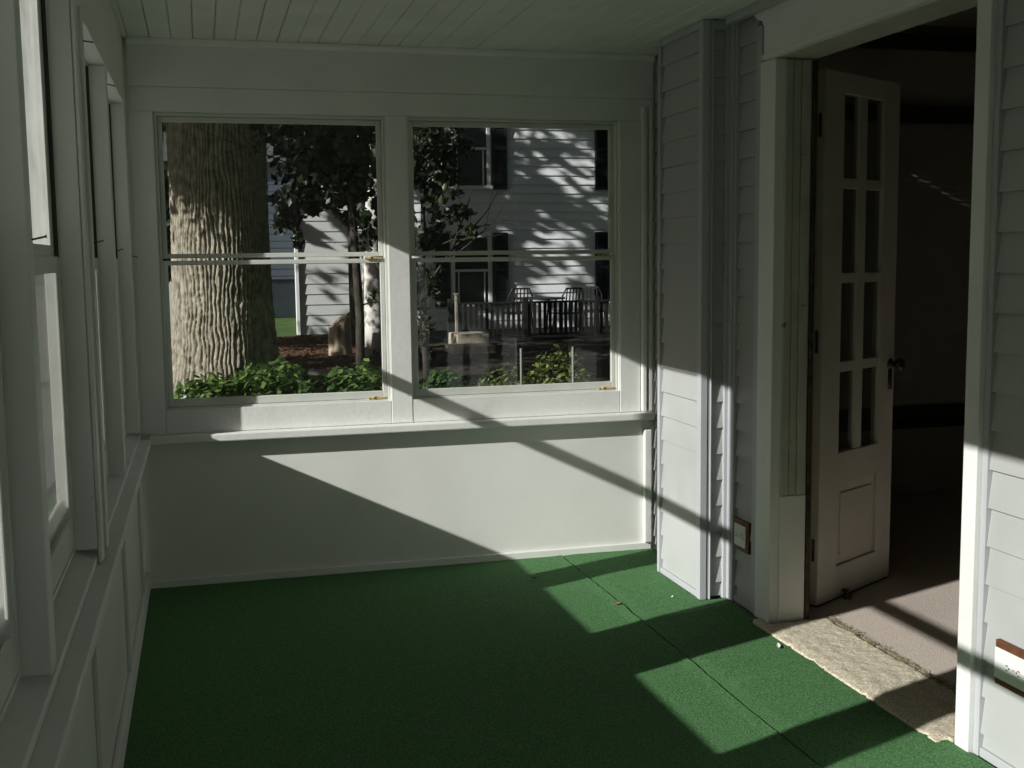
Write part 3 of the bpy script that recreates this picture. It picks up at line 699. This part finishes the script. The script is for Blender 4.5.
shrub('flowering_shrub', 'yellow-green shrub with pinkish blossom in the right window', (2.0, 7.7, .28), (.28, .3, .44), 2000, .045, M['leafyellow'], gq, 3)
shrub('flowering_shrub', 'sprawling yellow-green shrub rising toward the deck railing', (2.42, 7.8, .34), (.3, .3, .48), 2200, .045, M['leafyellow'], gq)
for x, lb in ((2.02, 'thin grey garden stake left in the flowering shrubs'), (2.38, 'thin grey garden stake right of the flowering shrubs')):
    tag(MB().tube([(x, 7.35, GZ-.05), (x, 7.35, .85)], .009, 8).build('garden_stake', M['stake'], None, .003), lb, 'garden stake', 'garden stakes')

# stump and stones
random.seed(51)
def stump_mb(cx, cy, z0, h, r):
    vs = []; nt = 48; nz = 22
    for j in range(nz+1):
        for i in range(nt):
            t = 2*math.pi*i/nt; zz = h*j/nz
            top = h*(1+.22*math.cos(t-.3)+.10*n3(math.cos(t)*2, math.sin(t)*2))
            rr = r*(1+.25*math.exp(-zz/.1)+.06*math.sin(t*9)+.05*n3(math.cos(t)*3, math.sin(t)*3, zz*2))
            vs.append((cx+rr*math.cos(t), cy+rr*math.sin(t), z0+top*j/nz))
    m = MB(); m.v = vs; m.f = [(j*nt+i, j*nt+(i+1) % nt, (j+1)*nt+(i+1) % nt, (j+1)*nt+i) for j in range(nz) for i in range(nt)]+[tuple(range(nt))[::-1], tuple(range(nz*nt, nz*nt+nt))]
    return m
tag(stump_mb(2.26, 20, GZ-.02, .62, .18).build('tree_stump', M['stump'], None, 0, True), 'weathered pale tree stump standing in the mulch', 'tree stump')
for k, (x, y, s, lb) in enumerate(((2.62, 19.5, .15, 'pale stone left of the birch foot'), (3.05, 19.4, .18, 'larger pale stone at the birch foot'))):
    m = MB(); m.lathe([(0, -.05), (s*.9, -.05), (s, s*.3), (s*.75, s*.75), (s*.3, s*.95), (0, s)], lambda a, b, h: (x+a*(1+.25*n3(a*9, b*9, k)), y+b, GZ+h*(1+.3*n3(a*8, b*8, k+3))), 14)
    tag(m.build('garden_stone', M['stone'], None, 0, True), lb, 'stone', 'garden stones')

# ------------------------------------------------------------------ outdoors: houses
HY = 26.0
hs = empty('neighbour_house', (8, HY, GZ), 'two-storey house with grey-blue lap siding and dark shutters', 'house')
siding_y(4.1, 13, HY, GZ, 6.2, .2, .208, .0, .03).build('house_wall', M['blueside'], hs)
B(4.1, 13, HY+.21, HY+8, GZ, 6.2).build('house_body', M['blueside'], hs)
B(4.02, 4.099, HY-.03, HY+.1, GZ, 6.2).build('corner_board', M['housetrim'], hs)
MB().prism([(HY-.5, 6.2), (HY+8.5, 6.2), (HY+4, 9.4)], lambda p, q, t: (t, p, q), 3.8, 13.3).build('house_roof', M['houseroof'], hs)
def house_window(x0, x1, z0, z1):
    f = MB()
    f.box(x0, x0+.09, HY-.07, HY-.001, z0, z1); f.box(x1-.09, x1, HY-.07, HY-.001, z0, z1); f.box(x0+.09, x1-.09, HY-.07, HY-.001, z1-.1, z1); f.box(x0-.04, x1+.04, HY-.1, HY-.001, z0-.08, z0)
    zm = (z0+z1)/2-.08; f.box(x0+.09, x1-.09, HY-.06, HY-.001, zm, zm+.06); f.box(x0+.16, x0+.19, HY-.055, HY-.001, z0, zm); f.box(x1-.19, x1-.16, HY-.055, HY-.001, z0, zm)
    w = f.build('house_window', M['housetrim'], hs, .01)
    B(x0+.09, x1-.09, HY-.03, HY-.002, z0, z1-.1).build('pane', M['houseglass'], w)
def shutter(x0, x1, z0, z1):
    f = MB(); f.box(x0, x0+.05, HY-.06, HY-.001, z0, z1); f.box(x1-.05, x1, HY-.06, HY-.001, z0, z1)
    for a, b in ((z0, z0+.07), (z1-.07, z1), ((z0+z1)/2-.04, (z0+z1)/2+.04)): f.box(x0+.05, x1-.05, HY-.06, HY-.001, a, b)
    z = z0+.08
    while z < z1-.1:
        f.add([(x0+.05, HY-.055, z), (x1-.05, HY-.055, z), (x1-.05, HY-.01, z+.045), (x0+.05, HY-.01, z+.045), (x0+.05, HY-.05, z-.01), (x1-.05, HY-.05, z-.01), (x1-.05, HY-.005, z+.035), (x0+.05, HY-.005, z+.035)],
              [(0,1,2,3),(7,6,5,4),(0,4,5,1),(1,5,6,2),(2,6,7,3),(3,7,4,0)]); z += .05
    f.box(x0+.05, x1-.05, HY-.004, HY-.001, z0, z1)
    f.build('shutter', M['shutter'], hs)
for x in (5.5, 9.35):
    for z0, z1 in ((3.08, 4.85), (.42, 2.0)):
        house_window(x, x+.96, z0, z1); shutter(x-.37, x-.03, z0-.08, z1+.02); shutter(x+1.0, x+1.35, z0-.08, z1+.02)

ga = empty('garage', (2.9, 26, GZ), 'pale garage end wall with leaf shadows behind the stump', 'garage')
siding_y(2.056, 3.45, 25.9, GZ, 3.4, .1, .23, .0, .02).build('garage_wall', M['whiteside'], ga)
B(2.056, 3.45, 26.01, 26.9, GZ, 3.4).build('garage_body', M['whiteside'], ga)
B(1.99, 2.055, 25.85, 26.1, GZ, 3.4).build('corner_board', M['housetrim'], ga)
B(3.46, 3.56, 25.85, 26.1, GZ, 3.4).build('corner_board', M['housetrim'], ga)
MB().prism([(1.75, 3.4), (3.8, 3.4), (2.8, 4.6)], lambda p, q, t: (p, t, q), 25.7, 27.0).build('garage_roof', M['houseroof'], ga)
fh = empty('far_house', (1.3, 34, GZ), 'distant blue-grey house glimpsed between oak and garage', 'house')
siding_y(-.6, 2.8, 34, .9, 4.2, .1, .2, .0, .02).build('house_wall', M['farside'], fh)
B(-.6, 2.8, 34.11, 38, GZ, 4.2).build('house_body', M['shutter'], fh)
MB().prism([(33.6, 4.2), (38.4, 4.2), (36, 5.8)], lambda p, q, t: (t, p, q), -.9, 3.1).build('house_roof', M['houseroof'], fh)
# pale picket fence seen past the trunk's left side
pf = empty('picket_fence', (-1.0, 27, GZ), 'pale slatted fence glimpsed left of the oak trunk', 'fence')
for k in range(9):
    x = -1.75+k*.17; MB().prism([(x, GZ), (x+.09, GZ), (x+.09, .95), (x+.045, 1.02), (x, .95)], lambda p, q, t: (p, t, q), 27, 27.025).build('picket', M['fencewhite'], pf)
for z in (.05, .7): B(-1.8, -.25, 27.026, 27.06, z, z+.08).build('fence_rail', M['fencewhite'], pf)

# deck with railing, table and chairs
DKX0, DKX1, DKY0, DKY1 = 4.6, 9.2, 22.0, 24.6
dk = empty('deck', (6.9, DKY0, GZ), 'dark timber deck railed along the front of the house', 'deck')
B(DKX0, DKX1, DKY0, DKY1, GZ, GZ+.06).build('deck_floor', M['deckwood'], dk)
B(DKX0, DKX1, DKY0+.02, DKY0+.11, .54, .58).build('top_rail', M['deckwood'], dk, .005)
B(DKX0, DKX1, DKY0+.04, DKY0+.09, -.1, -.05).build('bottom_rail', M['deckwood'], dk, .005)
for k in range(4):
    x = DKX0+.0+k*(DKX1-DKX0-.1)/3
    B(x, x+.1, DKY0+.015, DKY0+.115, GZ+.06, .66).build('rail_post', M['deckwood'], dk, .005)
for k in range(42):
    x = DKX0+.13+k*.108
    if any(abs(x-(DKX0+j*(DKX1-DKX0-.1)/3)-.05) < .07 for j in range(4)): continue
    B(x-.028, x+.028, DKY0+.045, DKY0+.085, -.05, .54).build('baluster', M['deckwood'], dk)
ch = empty('patio_chair', (6.3, 23.2, GZ+.06), 'dark patio chair with rounded back near the deck middle', 'chair', 'patio chairs on the deck')
def chair_parts(par, cx, cy, z0):
    se = MB(); se.box(cx-.24, cx+.24, cy-.24, cy+.24, z0+.42, z0+.45); se.build('seat', M['chair'], par, .01)
    bk = MB(); bk.tube([(cx-.24, cy-.23, z0+.45), (cx-.25, cy-.28, z0+.8), (cx-.18, cy-.31, z0+.95), (cx+.18, cy-.31, z0+.95), (cx+.25, cy-.28, z0+.8), (cx+.24, cy-.23, z0+.45)], .018, 8)
    for k in range(5): bk.tube([(cx-.16+k*.08, cy-.235, z0+.45), (cx-.15+k*.075, cy-.3, z0+.94)], .014, 6)
    bk.build('backrest', M['chair'], par)
    for sx in (-1, 1):
        for sy in (-1, 1): MB().tube([(cx+sx*.22, cy+sy*.22, z0+.42), (cx+sx*.26, cy+sy*.27, z0)], .016, 8).build('leg', M['chair'], par)
        MB().tube([(cx+sx*.25, cy-.25, z0+.68), (cx+sx*.27, cy+.18, z0+.66), (cx+sx*.25, cy+.23, z0+.44)], .015, 8).build('armrest', M['chair'], par)
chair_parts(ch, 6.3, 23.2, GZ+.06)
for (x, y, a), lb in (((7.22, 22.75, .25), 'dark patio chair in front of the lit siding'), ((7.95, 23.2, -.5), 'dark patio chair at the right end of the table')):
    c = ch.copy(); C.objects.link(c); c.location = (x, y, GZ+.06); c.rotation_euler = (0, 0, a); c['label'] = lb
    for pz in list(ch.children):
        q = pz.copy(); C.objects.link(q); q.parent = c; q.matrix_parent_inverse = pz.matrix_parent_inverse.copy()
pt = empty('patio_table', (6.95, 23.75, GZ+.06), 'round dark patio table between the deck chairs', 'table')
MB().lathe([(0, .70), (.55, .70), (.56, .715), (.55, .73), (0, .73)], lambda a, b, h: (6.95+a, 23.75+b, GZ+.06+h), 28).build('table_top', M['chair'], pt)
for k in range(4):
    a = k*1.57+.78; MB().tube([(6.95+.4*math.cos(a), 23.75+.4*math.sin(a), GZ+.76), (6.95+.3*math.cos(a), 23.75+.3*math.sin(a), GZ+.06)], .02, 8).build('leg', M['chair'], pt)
# lit timber post frame at the left end of the deck
po = empty('newel_post', (4.7, 21.8, GZ), 'pale timber newel post at the left end of deck', 'post')
B(4.68, 4.73, 21.77, 21.82, GZ, .75).build('post', M['postwood'], po, .006)
B(4.665, 4.745, 21.755, 21.835, .751, .775).build('post_cap', M['postwood'], po, .006)
tag(B(4.1, 4.85, 19.3, 20.1, GZ-.05, -.06).build('stone_step', M['stone'], None, .02), 'lower broad stone step left of the deck', 'step', 'garden steps')
tag(B(4.35, 4.95, 20.11, 20.9, GZ-.05, .09).build('stone_step', M['stone'], None, .02), 'upper stone step beside the deck', 'step', 'garden steps')

# ------------------------------------------------------------------ light
w = bpy.data.worlds.new('world'); scn.world = w; w.use_nodes = True
wn = w.node_tree.nodes; wl_ = w.node_tree.links
sky = wn.new('ShaderNodeTexSky'); sky.sky_type = 'NISHITA'; sky.sun_disc = False
SUN = Vector((1, .37, -.484)).normalized()
el = math.asin(-SUN.z); sky.sun_elevation = el
sky.sun_rotation = math.atan2(-SUN.x, -SUN.y)
sky.air_density = 1; sky.dust_density = 3; sky.ozone_density = 1
mx = wn.new('ShaderNodeMixRGB'); mx.inputs['Fac'].default_value = .3
bw = wn.new('ShaderNodeRGBToBW')
wl_.new(sky.outputs['Color'], bw.inputs['Color']); wl_.new(sky.outputs['Color'], mx.inputs['Color1']); wl_.new(bw.outputs['Val'], mx.inputs['Color2'])
wl_.new(mx.outputs['Color'], wn['Background'].inputs['Color']); wn['Background'].inputs['Strength'].default_value = .025
sd = bpy.data.lights.new('sun', 'SUN'); sd.energy = 6.6; sd.angle = math.radians(.53); sd.color = (1, .97, .93)
so = bpy.data.objects.new('sun', sd); C.objects.link(so); so.location = (-8, -2, 8)
so.rotation_euler = SUN.to_track_quat('-Z', 'Y').to_euler()

# ------------------------------------------------------------------ camera
cam = bpy.data.cameras.new('camera'); cam.sensor_width = 36; cam.lens = 1155.344/1024*36; cam.clip_start = .02; cam.clip_end = 400
co = bpy.data.objects.new('camera', cam); C.objects.link(co)
R_ = Vector((.9659921, -.2583054, -.01172944)); U_ = Vector((.03941862, .10227936, .9939744)); F_ = Vector((.25554928, .96063378, -.1089831))
co.matrix_world = Matrix(((R_.x, U_.x, -F_.x, 0), (R_.y, U_.y, -F_.y, 0), (R_.z, U_.z, -F_.z, 1.45), (0, 0, 0, 1)))
scn.camera = co

vs = scn.view_settings; vs.view_transform = 'Standard'; vs.look = 'None'; vs.gamma = 1; vs.use_curve_mapping = False; vs.exposure = 0
scn.cycles.max_bounces = 12; scn.cycles.diffuse_bounces = 6; scn.cycles.transparent_max_bounces = 24
